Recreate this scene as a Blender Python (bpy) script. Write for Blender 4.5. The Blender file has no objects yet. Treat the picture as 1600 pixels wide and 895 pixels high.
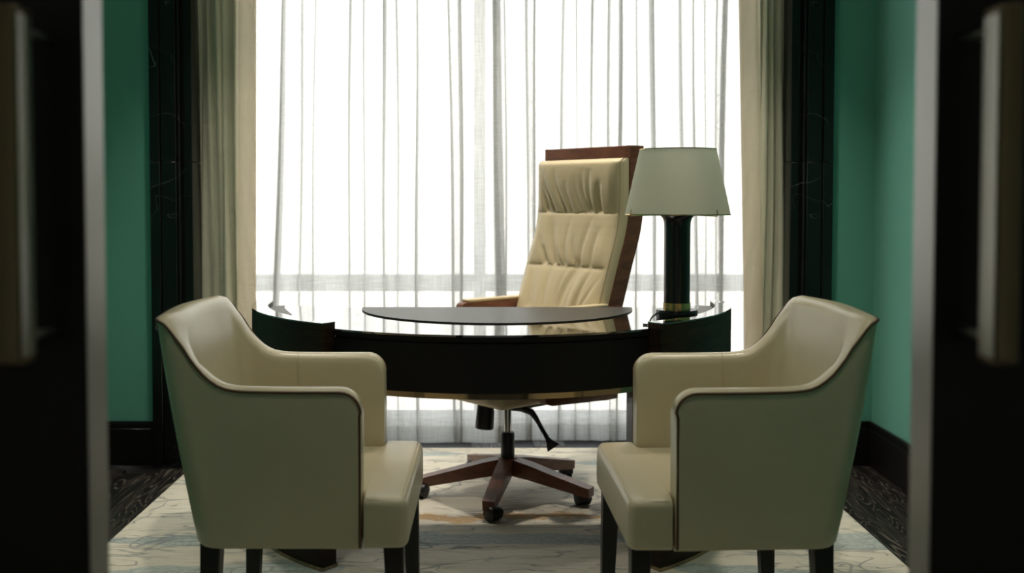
import bpy, bmesh, math, random
from mathutils import Vector, Matrix
random.seed(7)
PI = math.pi
C = bpy.context.scene.collection
S = bpy.context.scene

# ------------------------------------------------------------------ camera
CAMZ = 1.15
cam_d = bpy.data.cameras.new('camera'); cam = bpy.data.objects.new('camera', cam_d); C.objects.link(cam)
cam.location = (0, 0, CAMZ)
cam.rotation_euler = (math.radians(90 - 2.1), 0, 0)
cam_d.sensor_width = 36; cam_d.lens = 36.0
cam_d.shift_x = 0.02; cam_d.shift_y = -0.0505
cam_d.clip_start = 0.05
cam_d.dof.use_dof = True; cam_d.dof.focus_distance = 3.15; cam_d.dof.aperture_fstop = 2.4
S.camera = cam

# ------------------------------------------------------------------ view / exposure
S.view_settings.view_transform = 'Standard'; S.view_settings.look = 'None'
S.view_settings.gamma = 1.0; S.view_settings.use_curve_mapping = False
S.view_settings.exposure = 0.5
S.cycles.use_denoising = True
S.cycles.max_bounces = 14; S.cycles.diffuse_bounces = 6; S.cycles.transparent_max_bounces = 24
S.cycles.transmission_bounces = 8; S.cycles.caustics_reflective = False; S.cycles.caustics_refractive = False
S.cycles.sample_clamp_indirect = 6.0

# ------------------------------------------------------------------ sky: bright overcast, warm low down, faintly blue above
w = bpy.data.worlds.new('World'); S.world = w; w.use_nodes = True
nt = w.node_tree; nt.nodes.clear()
wo = nt.nodes.new('ShaderNodeOutputWorld'); bg = nt.nodes.new('ShaderNodeBackground')
tc = nt.nodes.new('ShaderNodeTexCoord'); sp = nt.nodes.new('ShaderNodeSeparateXYZ'); cr = nt.nodes.new('ShaderNodeValToRGB')
nt.links.new(tc.outputs['Generated'], sp.inputs[0]); nt.links.new(sp.outputs['Z'], cr.inputs[0])
e = cr.color_ramp.elements
e[0].position = 0.0; e[0].color = (0.97, 0.90, 0.82, 1)
e[1].position = 0.35; e[1].color = (0.93, 0.97, 1.0, 1)
n_ = cr.color_ramp.elements.new(0.08); n_.color = (1.0, 0.95, 0.89, 1)
nt.links.new(cr.outputs[0], bg.inputs[0]); bg.inputs[1].default_value = 3.0
nt.links.new(bg.outputs[0], wo.inputs[0])

# ------------------------------------------------------------------ helpers
def setp(o, label=None, cat=None, group=None, kind=None):
    if label: o['label'] = label
    if cat: o['category'] = cat
    if group: o['group'] = group
    if kind: o['kind'] = kind
    return o

def empty(name, loc=(0, 0, 0), rz=0.0, **k):
    o = bpy.data.objects.new(name, None); C.objects.link(o)
    o.location = loc; o.rotation_euler = (0, 0, rz); o.empty_display_size = 0.1
    return setp(o, **k)

def obj(name, bm, mat, parent=None, smooth=True, org=None, angle=40, **k):
    """link a bmesh as one mesh object; org = world origin the mesh is shifted to"""
    if org is not None:
        bmesh.ops.translate(bm, verts=bm.verts, vec=-Vector(org))
    bmesh.ops.recalc_face_normals(bm, faces=bm.faces)
    me = bpy.data.meshes.new(name); bm.to_mesh(me); bm.free()
    me.materials.append(mat)
    if smooth:
        for p in me.polygons: p.use_smooth = True
        try: me.set_sharp_from_angle(angle=math.radians(angle))
        except Exception: pass
    o = bpy.data.objects.new(name, me); C.objects.link(o)
    if parent is not None: o.parent = parent
    elif org is not None: o.location = org
    return setp(o, **k)

def link(name, me, parent, loc=(0, 0, 0), rot=(0, 0, 0)):
    o = bpy.data.objects.new(name, me); C.objects.link(o); o.parent = parent
    o.location = loc; o.rotation_euler = rot
    return o

def box(bm, x0, x1, y0, y1, z0, z1, bev=0.0, seg=2, mtx=None):
    r = bmesh.ops.create_cube(bm, size=1.0)
    vs = r['verts']
    for v in vs:
        v.co = Vector(((x0 + x1) / 2 + v.co.x * (x1 - x0), (y0 + y1) / 2 + v.co.y * (y1 - y0), (z0 + z1) / 2 + v.co.z * (z1 - z0)))
    if bev > 0:
        es = list({e for v in vs for e in v.link_edges})
        g = bmesh.ops.bevel(bm, geom=es, offset=bev, segments=seg, profile=0.6, affect='EDGES')
        vs = list({v for f in g['faces'] for v in f.verts} | {v for v in vs if v.is_valid})
    if mtx is not None:
        for v in vs: v.co = mtx @ v.co
    return bm

def rings(bm, rs, closed=True, cap=True):
    """skin a list of rings (lists of Vectors)"""
    vr = [[bm.verts.new(p) for p in r] for r in rs]
    n = len(vr[0])
    for a, b in zip(vr[:-1], vr[1:]):
        for i in range(n if closed else n - 1):
            j = (i + 1) % n
            try: bm.faces.new((a[i], a[j], b[j], b[i]))
            except ValueError: pass
    if cap and closed:
        bm.faces.new(vr[0]); bm.faces.new(list(reversed(vr[-1])))
    return vr

def tube(bm, pts, rad, n=10, cap=True):
    pts = [Vector(p) for p in pts]
    rs = []; up = None
    for i, p in enumerate(pts):
        a = pts[max(i - 1, 0)]; b = pts[min(i + 1, len(pts) - 1)]
        t = (b - a).normalized()
        if up is None:
            up = t.orthogonal().normalized()
        else:
            up = (up - t * up.dot(t)).normalized()
        s = t.cross(up)
        r = rad[i] if isinstance(rad, (list, tuple)) else rad
        rs.append([p + (up * math.cos(2 * PI * k / n) + s * math.sin(2 * PI * k / n)) * r for k in range(n)])
    rings(bm, rs, True, cap)
    return bm

def spline(pts, n=6):
    P = [Vector(p) for p in pts]; P = [P[0]] + P + [P[-1]]; out = []
    for i in range(1, len(P) - 2):
        for k in range(n):
            t = k / n; a, b, c, d = P[i - 1], P[i], P[i + 1], P[i + 2]
            out.append(0.5 * ((2 * b) + (c - a) * t + (2 * a - 5 * b + 4 * c - d) * t * t + (3 * b - a - 3 * c + d) * t ** 3))
    return out + [P[-1]]

def lathe(bm, prof, cx=0, cy=0, n=48):
    """prof: list of (r, z)"""
    vr = []
    for r, z in prof:
        if r < 1e-6: vr.append([bm.verts.new((cx, cy, z))])
        else: vr.append([bm.verts.new((cx + r * math.cos(2 * PI * k / n), cy + r * math.sin(2 * PI * k / n), z)) for k in range(n)])
    for a, b in zip(vr[:-1], vr[1:]):
        for i in range(n):
            j = (i + 1) % n
            if len(a) == 1 and len(b) == 1: continue
            if len(a) == 1: bm.faces.new((a[0], b[i], b[j]))
            elif len(b) == 1: bm.faces.new((a[i], a[j], b[0]))
            else: bm.faces.new((a[i], a[j], b[j], b[i]))
    return bm

def prism(bm, pts, z0, z1, bev=0.0, seg=2):
    lo = [bm.verts.new((p[0], p[1], z0)) for p in pts]; hi = [bm.verts.new((p[0], p[1], z1)) for p in pts]
    n = len(pts)
    bm.faces.new(list(reversed(lo))); top = bm.faces.new(hi)
    for i in range(n): bm.faces.new((lo[i], lo[(i + 1) % n], hi[(i + 1) % n], hi[i]))
    if bev:
        es = list(top.edges)
        bmesh.ops.bevel(bm, geom=es, offset=bev, segments=seg, profile=0.6, affect='EDGES')
    return bm

def lerp(a, b, t): return a + (b - a) * t
def smooth(t): t = max(0, min(1, t)); return t * t * (3 - 2 * t)
def interp(tab, x):
    if x <= tab[0][0]: return tab[0][1]
    for (a, va), (b, vb) in zip(tab[:-1], tab[1:]):
        if x <= b: return lerp(va, vb, (x - a) / (b - a))
    return tab[-1][1]

# ------------------------------------------------------------------ materials
class N:
    def __init__(s, name):
        s.m = bpy.data.materials.new(name); s.m.use_nodes = True
        s.t = s.m.node_tree; s.t.nodes.clear()
        s.out = s.t.nodes.new('ShaderNodeOutputMaterial')
    def n(s, typ, **k):
        x = s.t.nodes.new('ShaderNode' + typ)
        for a, b in k.items():
            if a.startswith('i_'):
                key = a[2:]
                key = int(key) if key.isdigit() else key.replace('_', ' ')
                x.inputs[key].default_value = b
            else: setattr(x, a, b)
        return x
    def l(s, a, b): s.t.links.new(a, b)
    def coords(s, scale=(1, 1, 1), rot=(0, 0, 0)):
        c = s.n('TexCoord'); m = s.n('Mapping'); m.inputs['Scale'].default_value = scale; m.inputs['Rotation'].default_value = rot
        s.l(c.outputs['Object'], m.inputs[0]); return m.outputs[0]
    def noise(s, vec, scale, detail=3, rough=0.5, dist=0.0):
        x = s.n('TexNoise'); x.inputs['Scale'].default_value = scale; x.inputs['Detail'].default_value = detail
        x.inputs['Roughness'].default_value = rough; x.inputs['Distortion'].default_value = dist
        s.l(vec, x.inputs['Vector']); return x.outputs[0]
    def math(s, op, a, b=None, c=None, clamp=False):
        x = s.n('Math', operation=op); x.use_clamp = clamp
        for i, v in enumerate((a, b, c)):
            if v is None: continue
            if isinstance(v, (int, float)): x.inputs[i].default_value = v
            else: s.l(v, x.inputs[i])
        return x.outputs[0]
    def ramp(s, f, stops):
        x = s.n('ValToRGB'); el = x.color_ramp.elements
        while len(el) < len(stops): el.new(0.5)
        for q, (p, c) in zip(el, stops): q.position = p; q.color = (*c, 1) if len(c) == 3 else c
        s.l(f, x.inputs[0]); return x.outputs[0]
    def mix(s, f, a, b):
        x = s.n('Mix', data_type='RGBA')
        if isinstance(f, (int, float)): x.inputs[0].default_value = f
        else: s.l(f, x.inputs[0])
        for i, v in ((6, a), (7, b)):
            if isinstance(v, tuple): x.inputs[i].default_value = (*v, 1) if len(v) == 3 else v
            else: s.l(v, x.inputs[i])
        return x.outputs[2]
    def line(s, f, centre, width):
        """thin contour line of a field: 1 on the line, 0 away from it"""
        d = s.math('ABSOLUTE', s.math('SUBTRACT', f, centre))
        return s.math('SUBTRACT', 1.0, s.math('DIVIDE', d, width), clamp=True)
    def bsdf(s, color, rough=0.5, metal=0.0, coat=0.0, coat_r=0.05, sheen=0.0, bump=None, bstr=0.2, bdist=0.002, spec=None, ior=None):
        b = s.n('BsdfPrincipled')
        if isinstance(color, tuple): b.inputs['Base Color'].default_value = (*color, 1)
        else: s.l(color, b.inputs['Base Color'])
        if isinstance(rough, (int, float)): b.inputs['Roughness'].default_value = rough
        else: s.l(rough, b.inputs['Roughness'])
        b.inputs['Metallic'].default_value = metal
        b.inputs['Coat Weight'].default_value = coat; b.inputs['Coat Roughness'].default_value = coat_r
        b.inputs['Sheen Weight'].default_value = sheen
        if spec is not None: b.inputs['Specular IOR Level'].default_value = spec
        if ior is not None: b.inputs['IOR'].default_value = ior
        if bump is not None:
            q = s.n('Bump'); q.inputs['Strength'].default_value = bstr; q.inputs['Distance'].default_value = bdist
            s.l(bump, q.inputs['Height']); s.l(q.outputs[0], b.inputs['Normal'])
        return b
    def done(s, b): s.l(b.outputs[0], s.out.inputs[0]); return s.m

def simple(name, col, rough=0.5, metal=0.0, var=0.08, nscale=8.0, bstr=0.0, **k):
    m = N(name); v = m.coords()
    f = m.noise(v, nscale, 4)
    c = m.mix(f, tuple(x * (1 - var) for x in col), tuple(min(1, x * (1 + var)) for x in col))
    bump = m.noise(v, nscale * 20, 3) if bstr else None
    return m.done(m.bsdf(c, rough, metal, bump=bump, bstr=bstr, **k))

M = {}
M['green_wall'] = simple('green_wall', (0.15, 0.43, 0.345), 0.7, var=0.05, nscale=3, bstr=0.15, bdist=0.001)
M['ceiling'] = simple('ceiling_paint', (0.72, 0.71, 0.66), 0.9, var=0.02)
M['dark_wood_trim'] = simple('dark_wood_trim', (0.006, 0.0055, 0.005), 0.35, var=0.3, nscale=5)
M['black_wood'] = simple('black_lacquer_wood', (0.005, 0.0045, 0.004), 0.45, var=0.2, nscale=5, spec=0.3)
M['leg_black'] = simple('leg_black', (0.010, 0.009, 0.008), 0.35, var=0.2, nscale=9)
M['black_plastic'] = simple('black_plastic', (0.014, 0.014, 0.015), 0.42, var=0.1, nscale=30, bstr=0.1, bdist=0.0005)
M['chrome'] = simple('chrome', (0.62, 0.62, 0.62), 0.16, 1.0, var=0.02)
M['satin_metal'] = simple('satin_metal', (0.42, 0.41, 0.40), 0.38, 0.9, var=0.05, nscale=4)
M['bronze'] = simple('bronze_handle', (0.16, 0.125, 0.075), 0.30, 0.85, var=0.15, nscale=6)
M['handle_metal'] = simple('handle_metal', (0.40, 0.38, 0.34), 0.28, 0.9, var=0.1, nscale=6)
M['brass'] = simple('brass', (0.62, 0.45, 0.20), 0.22, 1.0, var=0.05)
M['piping'] = simple('brown_piping', (0.10, 0.045, 0.018), 0.42, var=0.15, nscale=30)
M['desk_trim'] = simple('polished_bronze_trim', (0.36, 0.28, 0.18), 0.10, 0.9, var=0.05)
M['apron_black'] = simple('black_apron', (0.004, 0.004, 0.004), 0.6, var=0.2, nscale=20, spec=0.25)
M['pad'] = simple('desk_pad_leather', (0.045, 0.043, 0.040), 0.42, var=0.15, nscale=30, bstr=0.3, bdist=0.0006)
M['inlay'] = simple('grey_inlay', (0.09, 0.09, 0.085), 0.45, var=0.1, nscale=20)
M['lamp_column'] = simple('lamp_black_lacquer', (0.006, 0.008, 0.010), 0.22, var=0.1)
M['rubber'] = simple('cable_rubber', (0.012, 0.012, 0.012), 0.5, var=0.05)
M['window_frame'] = simple('window_frame_grey', (0.34, 0.335, 0.33), 0.5, var=0.04)
M['kerb'] = simple('kerb_dark_stone', (0.05, 0.05, 0.045), 0.6, var=0.15)
M['stitch'] = simple('stitch_thread', (0.28, 0.22, 0.13), 0.7, var=0.05)

def leather(name, col, rough=0.36):
    m = N(name); v = m.coords()
    f = m.noise(v, 5, 4)
    c = m.mix(f, tuple(x * 0.93 for x in col), tuple(x * 1.05 for x in col))
    vor = m.n('TexVoronoi', feature='DISTANCE_TO_EDGE'); vor.inputs['Scale'].default_value = 420; m.l(v, vor.inputs['Vector'])
    big = m.noise(v, 22, 2)
    h = m.math('ADD', m.math('MULTIPLY', vor.outputs[0], 0.35), m.math('MULTIPLY', big, 0.9))
    return m.done(m.bsdf(c, rough, bump=h, bstr=0.14, bdist=0.003))
M['leather'] = leather('cream_leather', (0.61, 0.545, 0.385), 0.30)
M['leather_exec'] = leather('warm_cream_leather', (0.66, 0.55, 0.36), 0.36)

def wood(name, c1, c2, axis_scale, rough=0.3, coat=0.0, spec=0.5):
    m = N(name); v = m.coords(axis_scale)
    f = m.noise(v, 1.0, 6, 0.6, 1.2)
    g = m.noise(v, 4.0, 3, 0.5, 0.4)
    s_ = m.math('ADD', m.math('MULTIPLY', f, 0.7), m.math('MULTIPLY', g, 0.3))
    c = m.ramp(s_, [(0.38, c1), (0.50, tuple((a + b) / 2 for a, b in zip(c1, c2))), (0.62, c2)])
    return m.done(m.bsdf(c, rough, coat=coat, coat_r=0.02, spec=spec, bump=g, bstr=0.03 if not coat else 0.0, bdist=0.001))
M['walnut'] = wood('reddish_walnut', (0.115, 0.040, 0.022), (0.205, 0.080, 0.045), (6, 6, 28), 0.38)
M['ebony'] = wood('macassar_ebony', (0.0055, 0.0045, 0.004), (0.042, 0.023, 0.013), (5, 5, 55), 0.48, spec=0.18)

# desk top: polished dark veneer
m = N('polished_desk_top'); v = m.coords((3, 30, 3)); f = m.noise(v, 1.0, 5, 0.6, 1.0)
c = m.ramp(f, [(0.4, (0.008, 0.005, 0.004)), (0.62, (0.035, 0.018, 0.010))])
b = m.bsdf(c, 0.06, coat=1.0, coat_r=0.008, ior=1.6); b.inputs['Coat IOR'].default_value = 2.0
M['desk_top'] = m.done(b)

# cerused black oak boards
m = N('black_cerused_oak'); c0 = m.n('TexCoord'); oi = m.n('ObjectInfo')
off = m.n('VectorMath', operation='MULTIPLY_ADD'); m.l(c0.outputs['Object'], off.inputs[0]); off.inputs[1].default_value = (9, 0.9, 9)
cmb = m.n('CombineXYZ'); m.l(m.math('MULTIPLY', oi.outputs['Random'], 40.0), cmb.inputs[0]); m.l(m.math('MULTIPLY', oi.outputs['Random'], 17.0), cmb.inputs[1])
m.l(cmb.outputs[0], off.inputs[2])
f = m.noise(off.outputs[0], 1.0, 2.5, 0.55, 0.6)
wv = m.math('FRACT', m.math('MULTIPLY', f, 26.0))
ln = m.line(wv, 0.5, 0.16)
fine = m.noise(off.outputs[0], 9.0, 3, 0.6)
ln2 = m.math('MULTIPLY', ln, m.math('MULTIPLY', m.math('SUBTRACT', fine, 0.32, clamp=True), 4.0, clamp=True), clamp=True)
c = m.mix(ln2, (0.007, 0.0062, 0.0058), (0.16, 0.135, 0.115))
M['floor_board'] = m.done(m.bsdf(c, 0.55, bump=ln, bstr=0.3, bdist=0.001, spec=0.25))

# black marble with thin white veins
m = N('black_marble'); v = m.coords((1.0, 1.0, 1.6), (0.5, 0.35, 0.2))
f = m.noise(v, 1.3, 3, 0.5, 0.2); g = m.noise(v, 2.3, 3, 0.5, 0.3)
l1 = m.line(f, 0.52, 0.0012); l2 = m.line(g, 0.47, 0.0009)
msk = m.math('MULTIPLY', m.math('SUBTRACT', m.noise(v, 3.0, 2), 0.49, clamp=True), 6.0, clamp=True)
veins = m.math('MULTIPLY', m.math('MAXIMUM', l1, m.math('MULTIPLY', l2, 0.7)), msk)
c = m.mix(veins, (0.0065, 0.008, 0.008), (0.30, 0.31, 0.29))
M['marble'] = m.done(m.bsdf(c, 0.22, spec=0.35))

# rug: cream pile, grey-blue drifts, gold streak, fine veins
def rug_material():
    m = N('rug_pile'); tcn = m.n('TexCoord'); sep = m.n('SeparateXYZ'); m.l(tcn.outputs['Object'], sep.inputs[0])
    X, Y = sep.outputs[0], sep.outputs[1]
    def field(sx, sy, sc, det=3, dist=0.5, seed=0.0):
        mp = m.n('Mapping'); mp.inputs['Scale'].default_value = (sx, sy, 1); mp.inputs['Location'].default_value = (seed, seed * 0.7, 0)
        m.l(tcn.outputs['Object'], mp.inputs[0]); return m.noise(mp.outputs[0], sc, det, 0.55, dist)
    def vein(sx, sy, sc, centre, wd, seed, det=3):
        return m.line(field(sx, sy, sc, det, 0.6, seed), centre, wd)
    wob = field(1.2, 1.2, 1.4, 3, 0, 3.3); wob2 = field(3, 1, 2.0, 3, 0, 9.1)
    edge = field(3, 9, 2.2, 5, 0, 1.0)
    # base
    base = m.mix(field(6, 30, 2.5, 4, 0, 5), (0.72, 0.66, 0.55), (0.88, 0.83, 0.73))
    grad = m.mix(m.math('MULTIPLY', m.math('SUBTRACT', wob, 0.45, clamp=True), 2.0, clamp=True), base, (0.70, 0.67, 0.58))
    def band(yc, slope, amp, hw, x0, x1, nf=wob, soft=0.012):
        yy = m.math('SUBTRACT', Y, m.math('ADD', m.math('MULTIPLY', X, slope), yc))
        yy = m.math('SUBTRACT', yy, m.math('MULTIPLY', m.math('SUBTRACT', nf, 0.5), amp))
        yy = m.math('ADD', yy, m.math('MULTIPLY', m.math('SUBTRACT', edge, 0.5), 0.09))
        taper = m.math('MULTIPLY', m.math('MULTIPLY', m.math('SUBTRACT', X, x0), m.math('SUBTRACT', x1, X)), 4.0 / (x1 - x0) ** 2, clamp=True)
        h = m.math('MULTIPLY', m.math('POWER', taper, 0.35), hw)
        return m.math('DIVIDE', m.math('SUBTRACT', h, m.math('ABSOLUTE', yy)), soft, clamp=True)
    blue = None
    for a in ((3.375, 0.01, 0.14, 0.070, -1.3, 0.62), (3.42, -0.06, 0.1, 0.085, 0.95, 2.2), (3.20, 0.16, 0.25, 0.10, -1.6, -0.45),
              (4.50, 0.03, 0.12, 0.05, -1.1, -0.1), (4.35, -0.02, 0.1, 0.06, 0.35, 1.3), (3.30, -0.3, 0.2, 0.07, 0.55, 1.25), (2.5, 0.1, 0.4, 0.12, -1.4, 1.4)):
        bnd = band(*a); blue = bnd if blue is None else m.math('MAXIMUM', blue, bnd)
    mott = m.math('MULTIPLY', m.math('SUBTRACT', field(14, 34, 4, 3, 0, 2), 0.3, clamp=True), 3.2, clamp=True)
    bcol = m.mix(mott, (0.27, 0.37, 0.40), (0.58, 0.63, 0.61))
    col = m.mix(m.math('MULTIPLY', blue, 0.85), grad, bcol)
    gold = band(3.61, 0.06, 0.22, 0.040, -0.46, 0.46, wob2)
    col = m.mix(m.math('MULTIPLY', gold, m.math('ADD', m.math('MULTIPLY', mott, 0.6), 0.3)), col, (0.60, 0.33, 0.08))
    veins = None
    for a in ((0.9, 3.2, 1.3, 0.50, 0.008, 1.0), (0.7, 2.6, 1.6, 0.45, 0.007, 6.0), (0.8, 4.0, 1.2, 0.56, 0.008, 12.0), (1.6, 2.2, 1.0, 0.52, 0.006, 20.0), (0.6, 4.5, 1.5, 0.48, 0.008, 31.0), (0.9, 3.6, 1.1, 0.43, 0.007, 44.0)):
        q = vein(*a); veins = q if veins is None else m.math('MAXIMUM', veins, q)
    brk = m.math('MULTIPLY', m.math('SUBTRACT', field(2, 3, 2.4, 2, 0, 8), 0.34, clamp=True), 6.0, clamp=True)
    veins = m.math('MULTIPLY', veins, brk)
    col = m.mix(m.math('MULTIPLY', veins, 0.75), col, (0.24, 0.27, 0.29))
    pile = m.noise(tcn.outputs['Object'], 260, 2)
    carve = m.math('ADD', m.math('MULTIPLY', m.math('SUBTRACT', 1.0, veins), 1.0), m.math('MULTIPLY', pile, 0.5))
    carve = m.math('ADD', carve, m.math('MULTIPLY', field(7, 26, 2, 3, 0.8, 4), 1.1))
    return m.done(m.bsdf(col, 0.95, bump=carve, bstr=0.55, bdist=0.006, sheen=0.15, spec=0.1))
M['rug'] = rug_material()

# sheer fabric: woven slubs, mostly forward scattering
m = N('white_sheer'); 
h1 = m.noise(m.coords((6, 6, 150)), 1.6, 3, 0.6); v1 = m.noise(m.coords((170, 170, 5)), 1.6, 3, 0.6)
wv = m.math('ADD', m.math('MULTIPLY', h1, 0.5), m.math('MULTIPLY', v1, 0.5))
dens = m.math('MULTIPLY', m.math('SUBTRACT', wv, 0.34), 3.0, clamp=True)
tr = m.n('BsdfTransparent'); tr.inputs[0].default_value = (0.70, 0.705, 0.71, 1)
tl = m.n('BsdfTranslucent'); tl.inputs[0].default_value = (0.51, 0.512, 0.50, 1)
df = m.n('BsdfDiffuse'); df.inputs[0].default_value = (0.82, 0.81, 0.77, 1)
a1 = m.n('MixShader'); a1.inputs[0].default_value = 0.20; m.l(tl.outputs[0], a1.inputs[1]); m.l(df.outputs[0], a1.inputs[2])
a2 = m.n('MixShader'); m.l(m.math('ADD', m.math('MULTIPLY', dens, 0.45), 0.53, clamp=True), a2.inputs[0]); m.l(tr.outputs[0], a2.inputs[1]); m.l(a1.outputs[0], a2.inputs[2])
M['sheer'] = m.done(a2)

def drape_mat(name, col, trans):
    m = N(name); v = m.coords((3, 3, 1.0)); 
    f = m.noise(v, 3.0, 4, 0.6, 1.5); fw = m.noise(m.coords((1, 1, 1)), 9.0, 4, 0.6, 1.0)
    c = m.mix(f, tuple(x * 0.9 for x in col), tuple(x * 1.06 for x in col))
    b = m.bsdf(c, 0.36, sheen=0.2, bump=fw, bstr=0.35, bdist=0.02)
    t = m.n('BsdfTranslucent'); t.inputs[0].default_value = (*col, 1)
    x = m.n('MixShader'); x.inputs[0].default_value = trans; m.l(b.outputs[0], x.inputs[1]); m.l(t.outputs[0], x.inputs[2])
    return m.done(x)
M['drape'] = drape_mat('khaki_silk', (0.60, 0.60, 0.47), 0.05)
M['lining'] = drape_mat('beige_lining', (0.80, 0.70, 0.54), 0.40)

# lamp shade
m = N('lamp_shade_fabric'); v = m.coords(); f = m.noise(v, 160, 2)
b = m.bsdf(m.mix(f, (0.72, 0.72, 0.60), (0.78, 0.78, 0.66)), 0.8, bump=f, bstr=0.1, bdist=0.0005)
t = m.n('BsdfTranslucent'); t.inputs[0].default_value = (0.80, 0.80, 0.67, 1)
x = m.n('MixShader'); x.inputs[0].default_value = 0.45; m.l(b.outputs[0], x.inputs[1]); m.l(t.outputs[0], x.inputs[2])
M['shade'] = m.done(x)

# window glass
m = N('window_glass'); g = m.n('BsdfGlossy'); g.inputs['Roughness'].default_value = 0.02
t = m.n('BsdfTransparent'); t.inputs[0].default_value = (0.96, 0.975, 0.97, 1)
x = m.n('MixShader'); x.inputs[0].default_value = 0.05; m.l(t.outputs[0], x.inputs[1]); m.l(g.outputs[0], x.inputs[2])
M['glass'] = m.done(x)

def lamp_emit(name, col, s_):
    m = N(name); e_ = m.n('Emission'); e_.inputs[0].default_value = (*col, 1); e_.inputs[1].default_value = s_
    return m.done(e_)
M['downlight'] = lamp_emit('downlight_lens', (1.0, 0.90, 0.74), 12.0)
M['white_paint'] = simple('white_paint', (0.8, 0.8, 0.78), 0.5, var=0.02)

# ================================================================== THE ROOM
XL, XR = -1.78, 1.633       # side walls
YB = 4.37                   # back wall face
YF = 1.30                   # wall with the door opening (room side)
YW = 4.95                   # window plane
H = 2.8
def slab(name, a, mat, **k):
    bm = bmesh.new(); box(bm, *a); return obj(name, bm, mat, smooth=False, kind='structure', **k)
# floor: dark sub-floor with boards as children
fl = slab('floor', (-2.3, 2.2, -1.6, 5.1, -0.12, -0.012), M['black_wood'])
bw = 0.145
def board_mesh(L):
    bm = bmesh.new(); box(bm, -bw / 2 + 0.0008, bw / 2 - 0.0008, 0, L, -0.012, 0.0, 0.0012, 1)
    bmesh.ops.recalc_face_normals(bm, faces=bm.faces)
    me = bpy.data.meshes.new('floor_board'); bm.to_mesh(me); bm.free(); me.materials.append(M['floor_board']); return me
LENS = [1.35, 1.6, 1.85]; bmesh_l = {L: board_mesh(L) for L in LENS}
x = -2.3 + bw / 2 + 0.03
while x < 2.15:
    y = -0.2 - random.random() * 1.0
    while y < 5.0:
        L = random.choice(LENS)
        if y + L > 5.05: L = 1.35
        if y + L > 5.1: break
        link('floor_board', bmesh_l[L], fl, (x, y, 0))
        y += L + 0.001
    x += bw
slab('ceiling', (-2.3, 2.2, -1.6, 5.1, H, H + 0.1), M['ceiling'])
slab('wall_right', (XR, XR + 0.12, YF, YB, 0, H), M['green_wall'])
slab('wall_left', (XL - 0.12, XL, YF, YB, 0, H), M['green_wall'])
# back wall: two green returns beside the marble portal, head above
PO, PI_ = 1.445, 1.278      # portal outer / inner half width
wb = empty('wall_back', (0, YB, 0)); wb['kind'] = 'structure'
def wbpart(name, a, mat):
    bm = bmesh.new(); box(bm, *a); return obj(name, bm, mat, wb, smooth=False, org=(0, YB, 0))
wbpart('wall_panel', (XL - .12, -PO, YB, YB + 0.14, 0, H), M['green_wall'])
wbpart('wall_panel', (PO, XR + .12, YB, YB + 0.14, 0, H), M['green_wall'])
wbpart('wall_panel', (-PO, PO, YB, YB + 0.14, 2.62, H), M['green_wall'])
# window bay
slab('wall_bay_left', (-1.62, -1.50, YB + 0.14, 5.1, 0, H), M['ceiling'])
slab('wall_bay_right', (1.50, 1.62, YB + 0.14, 5.1, 0, H), M['ceiling'])
# marble portal jambs: outer fluted face + inner step
def marble_jamb(name, sx):
    t = empty(name, (sx * (PO + PI_) / 2, YB, 0)); t['kind'] = 'structure'
    og = t.location.copy()
    def pc(nm, xa, xb, ya, yb, z0=0, z1=2.62):
        bm = bmesh.new(); box(bm, min(sx * xa, sx * xb), max(sx * xa, sx * xb), ya, yb, z0, z1, 0.002, 1)
        return obj(nm, bm, M['marble'], t, org=og)
    for z0, z1 in ((0.0, 1.30), (1.302, 2.62)):
        pc('marble_slab', PO, 1.402, YB - 0.035, YB + 0.14, z0, z1)
        pc('marble_slab', 1.399, 1.335, YB - 0.030, YB + 0.14, z0, z1)
        pc('marble_slab', 1.332, 1.322, YB - 0.022, YB + 0.14, z0, z1)
        pc('marble_slab', 1.322, PI_, YB + 0.012, YB + 0.14, z0, z1)
    return t
marble_jamb('trim_1', -1); marble_jamb('trim_2', 1)
bm = bmesh.new(); box(bm, -PO, PO, YB - 0.03, YB, 2.62, 2.74, 0.003, 1); obj('trim_3', bm, M['marble'], kind='structure')
# baseboards with a moulded cap
def baseboard(name, a, cap):
    bm = bmesh.new(); box(bm, *a, 0.002, 1); box(bm, *cap, 0.003, 2)
    return obj(name, bm, M['dark_wood_trim'], kind='structure')
BH = 0.19
baseboard('baseboard_back_left', (XL, -PO - .001, YB - 0.02, YB, 0, BH - .03), (XL, -PO - .001, YB - 0.013, YB, BH - .03, BH))
baseboard('baseboard_back_right', (PO + .001, XR, YB - 0.02, YB, 0, BH - .03), (PO + .001, XR, YB - 0.013, YB, BH - .03, BH))
baseboard('baseboard_right', (XR - 0.02, XR, YF, YB - .02, 0, BH - .03), (XR - 0.013, XR, YF, YB - .013, BH - .03, BH))
baseboard('baseboard_left', (XL, XL + 0.02, YF, YB - .02, 0, BH - .03), (XL, XL + 0.013, YF, YB - .013, BH - .03, BH))
# wall with the doorway, and the dim corridor the camera stands in
slab('wall_front_left', (XL - .12, -0.80, YF - 0.01, YF + 0.05, 0, H), M['green_wall'])
slab('wall_front_right', (0.80, XR + .12, YF - 0.01, YF + 0.05, 0, H), M['green_wall'])
slab('wall_front_head', (-0.80, 0.80, YF - 0.01, YF + 0.05, 2.35, H), M['green_wall'])
slab('wall_corridor_left', (-2.3, -2.2, -1.6, YF, 0, H), M['ceiling'])
slab('wall_corridor_right', (2.1, 2.2, -1.6, YF, 0, H), M['ceiling'])
slab('wall_corridor_back', (-2.3, 2.2, -1.7, -1.6, 0, H), M['ceiling'])

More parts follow.
